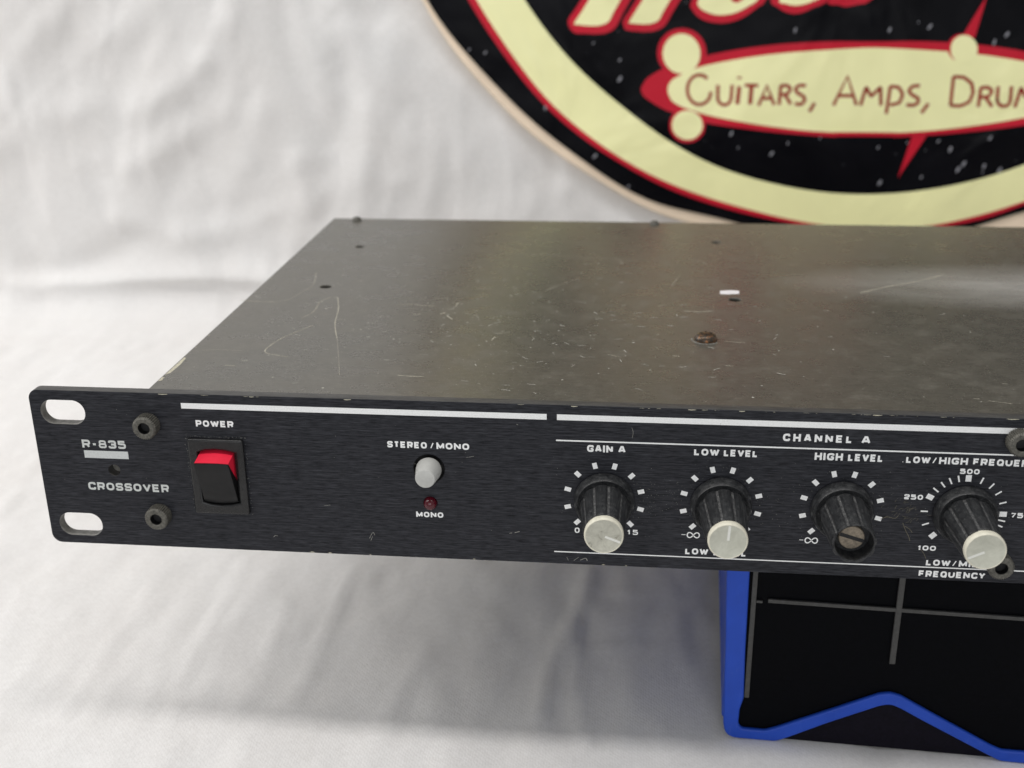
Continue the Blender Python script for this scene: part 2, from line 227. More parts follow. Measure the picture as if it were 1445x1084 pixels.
SCR = [[0.55,[[28.7,80.7],[33.8,79.7],[40.1,79.6]]],[0.3,[[40.1,79.6],[44.0,82.5],[45.8,90.1],[47.4,99.2],[44.5,113.8]]],[0.4,[[53.3,64.1],[55.0,68.5],[55.3,73.0],[54.8,80.6],[56.7,85.5],[59.1,85.6]]],[0.45,[[59.1,85.6],[62.3,73.5],[64.8,59.3],[68.7,46.2]]],[0.15,[[68.7,46.2],[73.7,28.2],[76.6,17.2]]],[0.45,[[58.7,57.4],[55.9,51.8],[53.2,46.1],[51.6,39.6],[51.3,34.5],[52.8,32.2],[56.3,30.8],[59.0,30.0]]],[0.6,[[44.1,22.2],[46.9,22.0]]],[0.25,[[33.8,33.6],[38.5,34.3],[44.9,34.0]]],[0.5,[[79.2,79.3],[82.7,79.8],[85.9,79.6],[87.7,78.8],[91.5,78.8]]],[0.6,[[86.3,70.1],[88.4,70.0]]],[1.0,[[94.4,70.9],[95.6,72.3]]],[0.9,[[96.6,69.2],[98.8,66.0]]],[0.5,[[91.8,18.3],[95.2,17.8],[96.6,17.8],[98.8,17.9]]],[0.7,[[97.8,78.9],[98.1,82.6]]],[0.5,[[87.2,64.2],[88.5,64.5]]],[0.5,[[112.8,47.5],[113.3,50.3],[113.9,50.0]]],[0.35,[[100.9,72.6],[105.7,70.2]]],[0.35,[[113.7,53.7],[115.8,54.4],[117.1,55.7]]],[0.5,[[102.0,98.2],[106.5,98.5]]],[0.3,[[89.0,85.0],[94.2,87.8]]],[0.3,[[123.9,97.3],[129.2,105.7],[134.1,112.5]]],[0.7,[[167.4,78.9],[171.9,78.4],[176.0,79.3]]],[0.3,[[164.3,105.7],[167.6,119.1]]],[0.35,[[132.7,139.0],[139.2,138.6],[146.3,137.1],[148.2,130.6]]],[0.35,[[110.1,141.7],[121.0,142.4],[132.0,139.8]]],[0.4,[[178.0,51.6],[183.5,50.6]]],[0.5,[[163.1,38.5],[165.2,38.3]]],[0.4,[[176.8,31.9],[178.8,31.5]]],[0.4,[[171.0,140.0],[175.1,136.3],[176.9,132.4]]],[0.3,[[145.7,38.3],[149.5,36.2]]],[0.3,[[159.8,83.5],[162.6,85.1]]],[0.9,[[223.2,101.7],[232.7,109.1],[242.9,115.6],[253.9,124.7]]],[0.4,[[235.2,12.9],[236.6,12.8]]],[0.4,[[244.9,23.8],[246.1,23.6]]],[0.3,[[238.3,11.8],[243.5,10.2]]]]
EDGECHIP = [[28.7,15.1],[29.3,26.5],[29.0,9.7],[29.5,11.9]]
MARK = [[179.4,98.8],[185.5,99.6]]
FOLDS = [[1.0,2.5,[[14.7,98.1],[17.8,53.4],[18.8,29.0],[23.3,5.4]]],[0.7,2,[[25.9,88.6],[26.1,34.8]]],[0.8,3,[[55.5,94.6],[56.7,42.9],[56.7,15.3]]],[1.4,2.5,[[139.5,101.9],[136.8,75.8],[130.7,46.8],[128.6,17.3]]],[1.2,2.5,[[136.5,66.8],[138.4,32.3],[142.6,5.5]]],[0.6,3,[[39.2,70.3],[41.3,41.5]]],[0.7,3,[[-31.3,57.9],[-30.4,17.0]]],[0.5,3,[[89.6,43.1],[85.4,17.9]]],[0.6,2.5,[[-11.1,75.4],[-9.6,29.0],[-8.9,4.8]]],[1.2,4,[[-104.7,179.8],[-95.6,145.6],[-91.1,115.1]]],[0.6,2,[[170.1,75.7],[170.0,45.1]]],[0.5,2,[[134.3,91.3],[156.3,86.8]]],[0.5,2,[[138.0,52.8],[153.4,56.9]]]]
BOX = {"outer":[[-1.9,52.8],[-1.1,34.0],[-0.4,10.4],[0.3,0.7],[2.5,-0.6],[14.4,0.4],[27.1,7.8],[43.5,15.4],[52.0,11.1],[73.6,0.6],[79.7,0.9]],"edge":[[-0.3,52.9],[0.1,34.1],[0.5,16.5]],"inner":[[4.1,53.1],[4.2,28.7],[4.7,14.0],[3.9,4.8],[4.3,2.3],[11.2,3.2],[26.8,11.7],[41.0,18.9],[44.8,19.3],[51.5,15.8],[73.3,3.2],[79.3,3.5]],"ribs":[[5.6,52.8],[5.8,34.6],[5.6,14.6],[9.5,44.6],[25.9,44.6],[42.6,44.3],[48.3,44.4],[42.9,53.9],[42.7,43.5],[42.6,28.0]]}
SCREWS = [[31.1,35.3],[31.0,9.7],[242.7,38.4],[242.4,5.6]]
# ------------------------------------------------------------------ helpers
def link(name, me, mat, parent=None):
    o = bpy.data.objects.new(name, me); C.objects.link(o)
    if parent is not None: o.parent = parent
    if mat is not None and not me.materials:
        for k in (mat if isinstance(mat, (list, tuple)) else [mat]): me.materials.append(k)
    return o
def mesh(name, V, F, mat, parent=None, smooth=False, mi=None):
    me = bpy.data.meshes.new(name)
    me.from_pydata([(x * MM, y * MM, z * MM) for x, y, z in V], [], F)
    me.update()
    if smooth: me.polygons.foreach_set('use_smooth', [True] * len(F))
    o = link(name, me, mat, parent)
    if mi is not None: me.polygons.foreach_set('material_index', mi)
    return o
def empty(name, loc, rz=0.0):
    o = bpy.data.objects.new(name, None); C.objects.link(o); o.location = loc; o.rotation_euler = (0, 0, rz); o.empty_display_size = .02
    return o
def auto_smooth(o, deg=35):
    me = o.data
    me.polygons.foreach_set('use_smooth', [True] * len(me.polygons))
    bm = bmesh.new(); bm.from_mesh(me)
    for e in bm.edges:
        if len(e.link_faces) == 2 and e.calc_face_angle(0) > math.radians(deg): e.smooth = False
    bm.to_mesh(me); bm.free()
def rrect(x0, x1, z0, z1, r, n=8):
    P = []
    for cx, cz, a0 in ((x1 - r, z1 - r, 0), (x0 + r, z1 - r, 90), (x0 + r, z0 + r, 180), (x1 - r, z0 + r, 270)):
        for k in range(n + 1):
            a = math.radians(a0 + 90 * k / n); P.append((cx + r * math.cos(a), cz + r * math.sin(a)))
    return P
def circ(cx, cz, r, n=40): return [(cx + r * math.cos(2 * math.pi * k / n), cz + r * math.sin(2 * math.pi * k / n)) for k in range(n)]
def plate(name, outline, holes, y0, y1, bevel, mat, parent=None, plane='XZ', bres=2):
    """flat plate with real openings, outline in mm; XZ: thickness y0..y1 (y0 toward the viewer); XY: thickness is z0..z1"""
    cu = bpy.data.curves.new(name, 'CURVE'); cu.dimensions = '2D'; cu.fill_mode = 'BOTH'
    bevel = min(bevel, abs(y1 - y0) * .49)
    cu.extrude = abs(y1 - y0) / 2 - bevel; cu.bevel_depth = bevel; cu.bevel_resolution = bres; cu.offset = -bevel
    for L in [outline] + holes:
        sp = cu.splines.new('POLY'); sp.points.add(len(L) - 1); sp.use_cyclic_u = True
        for p, q in zip(sp.points, L): p.co = (q[0], q[1], 0, 1)
    tmp = bpy.data.objects.new('tmp', cu); C.objects.link(tmp)
    dg = bpy.context.evaluated_depsgraph_get(); dg.update()
    me = bpy.data.meshes.new_from_object(tmp.evaluated_get(dg)); bpy.data.objects.remove(tmp); bpy.data.curves.remove(cu)
    me.name = name; me.materials.clear()
    yc = (y0 + y1) / 2
    for v in me.vertices:
        x, y, z = v.co
        v.co = (x * MM, (-z + yc) * MM, y * MM) if plane == 'XZ' else (x * MM, y * MM, (z + yc) * MM)
    bm = bmesh.new(); bm.from_mesh(me); bmesh.ops.remove_doubles(bm, verts=bm.verts, dist=1e-6); bmesh.ops.recalc_face_normals(bm, faces=bm.faces); bm.to_mesh(me); bm.free()
    o = link(name, me, mat, parent); return o
def box(name, x0, x1, y0, y1, z0, z1, mat, parent=None, bev=0.0):
    bm = bmesh.new(); bmesh.ops.create_cube(bm, size=1)
    for v in bm.verts: v.co = (((x0 + x1) / 2 + v.co.x * (x1 - x0)) * MM, ((y0 + y1) / 2 + v.co.y * (y1 - y0)) * MM, ((z0 + z1) / 2 + v.co.z * (z1 - z0)) * MM)
    if bev: bmesh.ops.bevel(bm, geom=bm.edges[:], offset=bev * MM, segments=2, affect='EDGES', profile=.5)
    me = bpy.data.meshes.new(name); bm.to_mesh(me); bm.free(); return link(name, me, mat, parent)
def lathe(name, prof, mat, parent, at=(0, 0, 0), n=64, axis='-Y', rmod=None, mfun=None, sm=30):
    """prof: (radius, height); axis -Y stands out of the front panel, Z stands on top"""
    V = []; F = []; MI = []
    rings = []
    for i, (r, h) in enumerate(prof):
        if r <= 1e-6:
            rings.append([len(V)]); V.append((0, 0, h))
        else:
            ring = []
            for k in range(n):
                a = 2 * math.pi * k / n; rr = rmod(i, k, r) if rmod else r
                ring.append(len(V)); V.append((rr * math.sin(a), rr * math.cos(a), h))
            rings.append(ring)
    for i in range(len(rings) - 1):
        A, B = rings[i], rings[i + 1]
        for k in range(n):
            k2 = (k + 1) % n
            if len(A) == 1 and len(B) == 1: continue
            if len(A) == 1: F.append((A[0], B[k2], B[k]))
            elif len(B) == 1: F.append((A[k], A[k2], B[0]))
            else: F.append((A[k], A[k2], B[k2], B[k]))
            MI.append(mfun(i, k) if mfun else 0)
    if axis == '-Y': V = [(x, -h, y) for x, y, h in V]
    me = bpy.data.meshes.new(name); me.from_pydata([(x * MM, y * MM, z * MM) for x, y, z in V], [], F)
    bm = bmesh.new(); bm.from_mesh(me); bmesh.ops.recalc_face_normals(bm, faces=bm.faces); bm.to_mesh(me); bm.free()
    o = link(name, me, mat, parent); o.location = Vector(at) * MM
    if mfun: me.polygons.foreach_set('material_index', MI)
    auto_smooth(o, sm); return o
def smoothloop(P, n=6, closed=True):
    out = []; N = len(P)
    for i in range(N if closed else N - 1):
        g = (lambda k: P[k % N]) if closed else (lambda k: P[max(0, min(N - 1, k))])
        p0, p1, p2, p3 = g(i - 1), g(i), g(i + 1), g(i + 2)
        for s in range(n):
            t_ = s / n
            out.append(tuple(.5 * ((2 * p1[d]) + (-p0[d] + p2[d]) * t_ + (2 * p0[d] - 5 * p1[d] + 4 * p2[d] - p3[d]) * t_ ** 2 + (-p0[d] + 3 * p1[d] - 3 * p2[d] + p3[d]) * t_ ** 3) for d in (0, 1)))
    if not closed: out.append(tuple(P[-1]))
    return out
def roundcorner(P, r, closed):
    """round the corners of a stroke"""
    N = len(P); out = []
    for i in range(N):
        if not closed and i in (0, N - 1): out.append(P[i]); continue
        a, b, c = Vector(P[i - 1]), Vector(P[i]), Vector(P[(i + 1) % N])
        d1 = (a - b); d2 = (c - b); k = min(r, d1.length * .5, d2.length * .5)
        p, q = b + d1.normalized() * k, b + d2.normalized() * k
        for s in range(6):
            t_ = s / 5; w_ = p * (1 - t_) ** 2 + b * 2 * t_ * (1 - t_) + q * t_ ** 2; out.append((w_.x, w_.y))
    return out
def ribbon(P, w_, closed=False):
    """thick polyline -> (verts2d, faces)"""
    N = len(P); L = []; Rr = []
    wf = w_ if callable(w_) else (lambda s: w_)
    for i in range(N):
        b = Vector(P[i])
        a = Vector(P[i - 1]) if (i > 0 or closed) else None
        c = Vector(P[(i + 1) % N]) if (i < N - 1 or closed) else None
        d1 = (b - a).normalized() if a is not None else (c - b).normalized()
        d2 = (c - b).normalized() if c is not None else d1
        n1 = Vector((-d1.y, d1.x)); n2 = Vector((-d2.y, d2.x)); nn = (n1 + n2)
        nn = nn.normalized() if nn.length > 1e-4 else n1
        dt_ = nn.dot(n1); k = 1 / dt_ if dt_ > .66 else 1.05; h = wf(i / max(1, N - 1)) / 2
        L.append(b + nn * h * k); Rr.append(b - nn * h * k)
    V = [tuple(v) for v in L] + [tuple(v) for v in Rr]; F = []
    for i in range(N if closed else N - 1):
        j = (i + 1) % N; F.append((i, j, N + j, N + i))
    return V, F
class Ink:
    """collects flat printed shapes, each stroke a hair above the last; becomes ONE mesh"""
    def __init__(s): s.V = []; s.F = []; s.k = 0
    def add(s, V2, F):
        o = len(s.V); y = .02 + .0025 * (s.k % 6); s.k += 1
        s.V += [(x, z, y) for x, z in V2]; s.F += [tuple(o + i for i in f) for f in F]
    def stroke(s, P, w_, closed=False): s.add(*ribbon(P, w_, closed))
    def poly(s, P): s.add(list(P), [tuple(range(len(P)))])
    def rect(s, x0, x1, z0, z1): s.poly([(x0, z0), (x1, z0), (x1, z1), (x0, z1)])
    def front(s, name, mat, parent, y=0.0): return mesh(name, [(a, y - c, b) for a, b, c in s.V], s.F, mat, parent)
    def top(s, name, mat, parent, z): return mesh(name, [(a, b, z + c) for a, b, c in s.V], s.F, mat, parent)

# extended, squarish bold capitals drawn as strokes in a unit box
SQ = [(0, 0), (0, 1), (1, 1), (1, 0)]
GL = {
 'A': (1.2, [([(0, 0), (.38, 1), (.62, 1), (1, 0)], 0, 0), ([(.2, .3), (.8, .3)], 0, 0)]),
 'C': (1.15, [([(1, .7), (1, 1), (0, 1), (0, 0), (1, 0), (1, .3)], .3, 0)]),
 'E': (1.1, [([(1, 1), (0, 1), (0, 0), (1, 0)], 0, 0), ([(0, .5), (.9, .5)], 0, 0)]),
 'F': (1.05, [([(1, 1), (0, 1), (0, 0)], 0, 0), ([(0, .47), (.9, .47)], 0, 0)]),
 'G': (1.2, [([(1, .72), (1, 1), (0, 1), (0, 0), (1, 0), (1, .45), (.55, .45)], .3, 0)]),
 'H': (1.2, [([(0, 0), (0, 1)], 0, 0), ([(1, 0), (1, 1)], 0, 0), ([(0, .5), (1, .5)], 0, 0)]),
 'I': (.34, [([(.5, 0), (.5, 1)], 0, 0)]),
 'L': (1.0, [([(0, 1), (0, 0), (1, 0)], 0, 0)]),
 'M': (1.35, [([(0, 0), (0, 1)], 0, 0), ([(0, .95), (.5, .12), (1, .95)], 0, 0), ([(1, 1), (1, 0)], 0, 0)]),
 'N': (1.2, [([(0, 0), (0, 1)], 0, 0), ([(.05, .95), (.95, .05)], 0, 0), ([(1, 1), (1, 0)], 0, 0)]),
 'O': (1.2, [(SQ, .34, 1)]),
 'P': (1.1, [([(0, 0), (0, 1)], 0, 0), ([(0, 1), (1, 1), (1, .4), (0, .4)], .2, 0)]),
 'Q': (1.2, [(SQ, .34, 1), ([(.6, .28), (1.08, -.12)], 0, 0)]),
 'R': (1.15, [([(0, 0), (0, 1)], 0, 0), ([(0, 1), (1, 1), (1, .42), (0, .42)], .2, 0), ([(.62, .42), (.95, 0)], 0, 0)]),
 'S': (1.1, [([(1, .74), (1, 1), (0, 1), (0, .5), (1, .5), (1, 0), (0, 0), (0, .26)], .24, 0)]),
 'T': (1.05, [([(0, 1), (1, 1)], 0, 0), ([(.5, 1), (.5, 0)], 0, 0)]),
 'U': (1.2, [([(0, 1), (0, 0), (1, 0), (1, 1)], .34, 0)]),
 'V': (1.2, [([(0, 1), (.5, 0), (1, 1)], 0, 0)]),
 'W': (1.6, [([(0, 1), (.26, 0), (.5, .9), (.74, 0), (1, 1)], 0, 0)]),
 'Y': (1.15, [([(0, 1), (.5, .45), (1, 1)], 0, 0), ([(.5, .5), (.5, 0)], 0, 0)]),
 'D': (1.2, [([(0, 0), (0, 1)], 0, 0), ([(0, 1), (1, 1), (1, 0), (0, 0)], .28, 0)]),
 '0': (1.1, [(SQ, .34, 1)]),
 '1': (.6, [([(.1, .72), (.62, 1), (.62, 0)], 0, 0)]),
 '2': (1.1, [([(0, .72), (0, 1), (1, 1), (1, .52), (0, .3), (0, 0), (1, 0)], .2, 0)]),
 '3': (1.1, [([(0, .76), (0, 1), (1, 1), (1, .5), (.3, .5)], .24, 0), ([(.5, .5), (1, .5), (1, 0), (0, 0), (0, .24)], .24, 0)]),
 '5': (1.1, [([(1, 1), (.02, 1), (.02, .5)], 0, 0), ([(0, .6), (1, .6), (1, 0), (0, 0), (0, .2)], .2, 0)]),
 '7': (1.0, [([(0, 1), (1, 1), (.35, 0)], 0, 0)]),
 '8': (1.15, [([(.06, .54), (.06, 1), (.94, 1), (.94, .54)], .3, 1), ([(0, 0), (0, .5), (1, .5), (1, 0)], .3, 1)]),
 '-': (.7, [([(0, .45), (1, .45)], 0, 0)]),
 '/': (.55, [([(0, -.05), (1, 1.05)], 0, 0)]),
 '.': (.25, [([(0, 0), (.6, 0)], 0, 0)]),
 ' ': (.62, []),
}
def text(ink, s, x0, x1, zb, h, th=.25, gap=.24):
    """words set to fill x0..x1 on base line zb with height h"""
    t_ = th * h
    tot = sum(GL[c][0] for c in s) + gap * (len(s) - 1)
    k = (x1 - x0) / tot; x = x0
    for c in s:
        wd, st = GL[c]; W_ = wd * k
        for P, r, cl in st:
            tt = t_ * (.6 if c == '/' else 1)
            hx = min(t_ / 2, W_ * .5); sx = max(W_ - 2 * hx, .001)
            Q = [(x + hx + p[0] * sx, zb + t_ / 2 + p[1] * (h - t_)) for p in P]
            if c == '8': tt = t_ * .86
            if c in 'VWMY1' and len(Q) > 2:
                for q0, q1 in zip(Q, Q[1:]):
                    d_ = (Vector(q1) - Vector(q0)).normalized() * tt * .22
                    ink.stroke([tuple(Vector(q0) - d_), tuple(Vector(q1) + d_)], tt)
                continue
            if P is SQ or r: Q = roundcorner(Q, r * h, bool(cl))
            if not cl and not r and len(P) == 2 and c not in '/.-' and P[0][0] == P[1][0]:   # verticals reach full height
                Q = [(Q[0][0], zb), (Q[1][0], zb + h)] if P[0][1] < .1 and P[1][1] > .9 else Q
            ink.stroke(Q, tt, bool(cl))
        x += (wd + gap) * k

# ================================================================== THE RACK UNIT
unit = empty('audio_crossover', (0, 0, LIFT * MM))
unit['label'] = 'black rack mount audio crossover with knobs and red rocker switch on a blue rimmed stand'
unit['category'] = 'audio crossover'
W_P, H_P = 482.6, 43.7
holes = []
for x in (8.55, W_P - 8.55):
    for z in (37.7, 5.65): holes.append(rrect(x - 5.9, x + 5.9, z - 3.3, z + 3.3, 3.25, 10))
holes += [circ(20.0, 21.8, 1.6), circ(102.6, 25.4, 3.95, 48), rrect(42.6, 53.6, 12.8, 29.8, .5, 2), circ(102.6, 15.9, 1.75)]
panel = plate('front_panel', rrect(0, W_P, 0, H_P, 2.6, 8), holes, 0, 3.0, .16, [M_PANEL, M_EDGE, simple('pale_slot_edge', (.20, .195, .18), .55, var=.4, scale=700)], unit)
for p in panel.data.polygons:
    if abs(p.normal.y) < .5:
        p.material_index = 1
        cx, cz = p.center.x / MM, p.center.z / MM
        if (1.5 < cx < 16 or W_P - 16 < cx < W_P - 1.5) and 1.5 < cz < H_P - 1.5: p.material_index = 2  # inner slot faces get a paler colour than the outer edges
# chassis
CX0, CX1, YB, ZT = 30.3, W_P - 30.3, 194.5, 43.25
hh = [(52.2, 97.4, 1.9), (51.4, 149.6, 1.7), (182.0, 163.8, 1.7), (183.6, 91.8, 1.9), (330, 92, 1.9), (330, 160, 1.7)]
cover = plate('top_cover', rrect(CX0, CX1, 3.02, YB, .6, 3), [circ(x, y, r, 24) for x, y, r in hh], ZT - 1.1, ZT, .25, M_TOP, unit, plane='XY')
chas = []
box('side_panel', CX0, CX0 + 1.1, 3.02, YB, .8, ZT - 1.12, M_TOP, unit)
box('side_panel', CX1 - 1.1, CX1, 3.02, YB, .8, ZT - 1.12, M_TOP, unit)
box('rear_panel', CX0 + 1.15, CX1 - 1.15, YB - 1.2, YB - .1, .8, ZT - 1.12, M_TOP, unit)
box('base_plate', CX0 + 1.15, CX1 - 1.15, 3.02, YB - 1.25, .8, 2.0, M_TOP, unit)
box('circuit_tray', CX0 + 3, CX1 - 3, 12, YB - 4, 2.05, 36, M_DARK, unit)

# screws of the top cover
def dome(x, y, r, h, mat, ring=True):
    o = lathe('cover_screw', [(r, -.1), (r, .25 * h), (r * .93, .55 * h), (r * .72, .85 * h), (r * .4, h), (0, h * 1.03)], mat, unit, (x, y, ZT), 32, 'Z')
    s_ = Ink(); s_.stroke([(-r * .55, 0), (r * .55, 0)], .5); s_.stroke([(0, -r * .55), (0, r * .55)], .5)
    s_.top('screw_recess', M_DARK, o, h * 1.0)
    return o
dome(172.7, 52.6, 3.15, 2.0, M_RUST)
wsh = Ink(); wsh.stroke([(172.7 + 3.9 * math.cos(a / 6), 52.6 + 3.9 * math.sin(a / 6)) for a in range(17, 35)], .3); wsh.top('wear_ring', M_DUST, unit, ZT)
for x in (40.5, 159.5, 323, 442): dome(x, 191.3, 1.9, 1.3, M_SCREW)

# scratches, chips and dust on the cover
def fleck(ink, x, y, r):
    n = random.choice((3, 4, 5)); a0 = random.random() * 6.28
    ink.poly([(x + r * random.uniform(.5, 1.1) * math.cos(a0 + 6.283 * k / n) * random.uniform(.8, 1.3), y + r * random.uniform(.5, 1.1) * math.sin(a0 + 6.283 * k / n)) for k in range(n)])
i_thin = Ink()
for wd, L in SCR:
    P = smoothloop(L, 5, False)
    ph = random.random() * 9
    i_thin.stroke(P, (lambda s, wd=wd, ph=ph: wd * .62 * (.35 + .65 * abs(math.sin(3.1 * s * len(L) + ph)) ** .5)))
o = i_thin.top('scratch_marks', M_SCRATCH, unit, ZT); o['kind'] = 'stuff'
chips = Ink()
chips.poly([(30.7, 14.2), (31.6, 15.3), (31.9, 22), (31.5, 27.0), (30.8, 27.4)]); chips.poly([(30.7, 9.2), (31.5, 10.0), (31.2, 12.2), (30.7, 12.0)])
for k in range(14): fleck(chips, 30.9 + random.random() * .5, random.uniform(5, 110), random.uniform(.15, .5))
chips.top('paint_chips', M_CHIP, unit, ZT)['kind'] = 'stuff'
wm = Ink(); wm.poly([(179.3, 97.6), (181.5, 97.2), (185.3, 98.0), (185.6, 101.6), (183, 102.0), (179.6, 101.2)]); wm.top('white_mark', M_WHITEM, unit, ZT)
du = Ink()
for k in range(900):
    x, y = random.uniform(CX0 + 1, 330), random.uniform(5, YB - 2)
    if random.random() < .55: x, y = random.gauss(105, 22), random.gauss(58, 22)
    if random.random() < .12: x, y = random.gauss(60, 12), random.gauss(80, 25)
    if not (CX0 + 1 < x < 440 and 5 < y < YB - 2): continue
    if (x - 172.7) ** 2 + (y - 52.6) ** 2 < 14: continue
    fleck(du, x, y, random.choice((.12, .15, .15, .2, .2, .28, .4)) * random.uniform(.6, 1.1))
for k in range(170):
    x, y = random.gauss(125, 45), random.gauss(70, 35)
    if not (CX0 + 2 < x < 430 and 6 < y < YB - 4): continue
    a = random.gauss(0, .7); l = random.uniform(.6, 2.6)
    du.stroke([(x, y), (x + l * .5 * math.cos(a), y + l * .5 * math.sin(a) + random.uniform(-.3, .3)), (x + l * math.cos(a), y + l * math.sin(a))], random.uniform(.1, .26))
du.top('dust_flecks', M_DUSTTOP, unit, ZT)['kind'] = 'stuff'

# ---- print on the panel
def word(name_s, x0, x1, zb, h, mat=None, th=.25, gap=.24):
    ink = Ink(); text(ink, name_s, x0, x1, zb - h * .02, h * 1.05, th + .015, gap); return ink.front('printed_word', mat or M_PRINT, unit)
word('R-835', 12.4, 24.1, 28.05, 2.15, M_PRINT2, .23)
word('CROSSOVER', 12.3, 34.1, 16.05, 2.1, M_PRINT2, .23)
word('POWER', 43.4, 53.2, 35.0, 1.65)
word('STEREO', 92.3, 102.3, 31.0, 1.65); word('/', 103.05, 104.1, 31.0, 1.65); word('MONO', 104.7, 112.9, 31.0, 1.65)
word('MONO', 98.8, 105.8, 11.85, 1.45)
word('GAIN', 142.0, 148.3, 31.6, 1.75); word('A', 149.6, 151.4, 31.6, 1.75)
word('LOW', 167.9, 173.9, 31.65, 1.7); word('LEVEL', 175.0, 183.1, 31.65, 1.7)
word('HIGH', 196.5, 203.1, 31.5, 1.8); word('LEVEL', 204.3, 212.5, 31.5, 1.8)
word('CHANNEL', 188.7, 204.9, 36.15, 1.85, None, .25, .5); word('A', 207.0, 209.1, 36.1, 1.85)
word('LOW', 217.8, 223.4, 31.5, 1.65); word('/', 223.8, 224.9, 31.5, 1.65); word('HIGH', 225.4, 232.0, 31.5, 1.65); word('FREQUENCY', 233.2, 249.6, 31.5, 1.65)
word('.', 216.9, 217.4, 31.6, .9)
word('500', 230.5, 235.0, 29.1, 1.3); word('250', 218.4, 222.8, 21.85, 1.3); word('100', 223.1, 227.4, 8.15, 1.3); word('750', 243.6, 248.2, 17.95, 1.3)
word('0', 139.15, 140.4, 9.1, 1.45, None, .2); word('1', 152.3, 153.2, 9.2, 1.35, None, .2); word('5', 153.7, 155.0, 9.2, 1.35, None, .2)
word('LOW', 166.9, 172.6, 4.35, 1.65); word('LEVEL', 173.9, 182.0, 4.35, 1.65)
word('LOW', 225.5, 231.3, 4.05, 1.6); word('/', 231.7, 232.8, 4.05, 1.6); word('MID', 233.3, 238.2, 4.05, 1.6)
word('FREQUENCY', 224.1, 239.9, .85, 1.65)
def infinity(x, z, sg_=1):
    ink = Ink(); P = [(x + 1.5 * math.cos(a) / (1 + math.sin(a) ** 2) , z + 2.0 * math.sin(a) * math.cos(a) / (1 + math.sin(a) ** 2)) for a in [k * 2 * math.pi / 40 for k in range(40)]]
    ink.stroke(P, .3, True); ink.stroke([(x - 2.9, z + .05), (x - 1.9, z + .05)], .16); ink.front('printed_infinity', M_PRINT, unit)
infinity(168.7, 9.75); infinity(197.5, 9.6)
def bar(x0, x1, z0, z1, name='printed_bar', mat=None):
    ink = Ink(); ink.rect(x0, x1, z0, z1); return ink.front(name, mat or M_PRINT, unit)
bar(12.6, 24.4, 25.15, 27.25, mat=M_GREYPR)
bar(40.1, 132.1, 39.75, 41.25); bar(134.6, 345.6, 39.75, 41.25)
bar(134.4, 345.6, 34.18, 34.55, 'printed_line'); bar(134.0, 345.6, 3.35, 3.65, 'printed_line')

# ---- dials
ZK = 18.8
def ticks(cx, angs, r, wd, ln):
    ink = Ink()
    for a in angs:
        a = math.radians(a); d = Vector((math.sin(a), math.cos(a))); n_ = Vector((d.y, -d.x)); c = Vector((cx, ZK)) + d * r
        P = [c + n_ * wd / 2 + d * ln / 2, c - n_ * wd / 2 + d * ln / 2, c - n_ * wd / 2 - d * ln / 2, c + n_ * wd / 2 - d * ln / 2]
        ink.poly([tuple(p) for p in P])
    return ink
A10 = [-15, 15, -45, 45, -75, 75, -105, 105, -135, 135]
for cx in (146.4, 175.0, 203.9): ticks(cx, A10, 9.35, 1.15, 1.6).front('dial_scale', M_PRINT, unit)
ik = ticks(232.7, [0, -65, 90, -135, 135], 9.15, 1.35, 1.7); ik.front('dial_scale', M_PRINT, unit)
ik = ticks(232.7, [-14, -26, -38, -51, -90, -112, 20, 37, 53, 71, 101, 110], 9.2, .38, 1.7); ik.front('dial_scale', M_PRINT, unit)

NL = 9; SEG = 12
def kmod(lo, hi):
    def f(i, k, r):
        if not lo <= i <= hi: return r
        ph = (k % SEG) / SEG
        d = abs(ph - .5)
        lobe = .10 * math.cos((ph) * 2 * math.pi)
        return r + lobe - (.28 if d < .13 else (.14 if d < .22 else 0))
    return f
KS = .92
body_prof = [(0, .35), (7.9, .35), (8.12, .8), (7.95, 2.4), (7.55, 3.5), (7.35, 3.75), (7.1, 3.72), (6.75, 3.45), (6.0, 3.4), (6.28, 3.75), (6.22, 4.2), (5.95, 8.5), (5.62, 13), (5.32, 17.1), (5.15, 17.5), (0, 17.5)]
body_prof = [(r * KS, h) for r, h in body_prof]
bore_prof = body_prof[:13] + [(r * .94, h) for r, h in [(5.36, 17.2), (5.28, 17.6), (5.0, 17.7), (4.72, 17.5), (4.55, 15.5), (4.4, 13.6), (0, 13.6)]]
def mf(lo, hi):
    return lambda i, k: 1 if (lo <= i <= hi and (k % SEG) in (5, 6)) else 0
kmesh = None
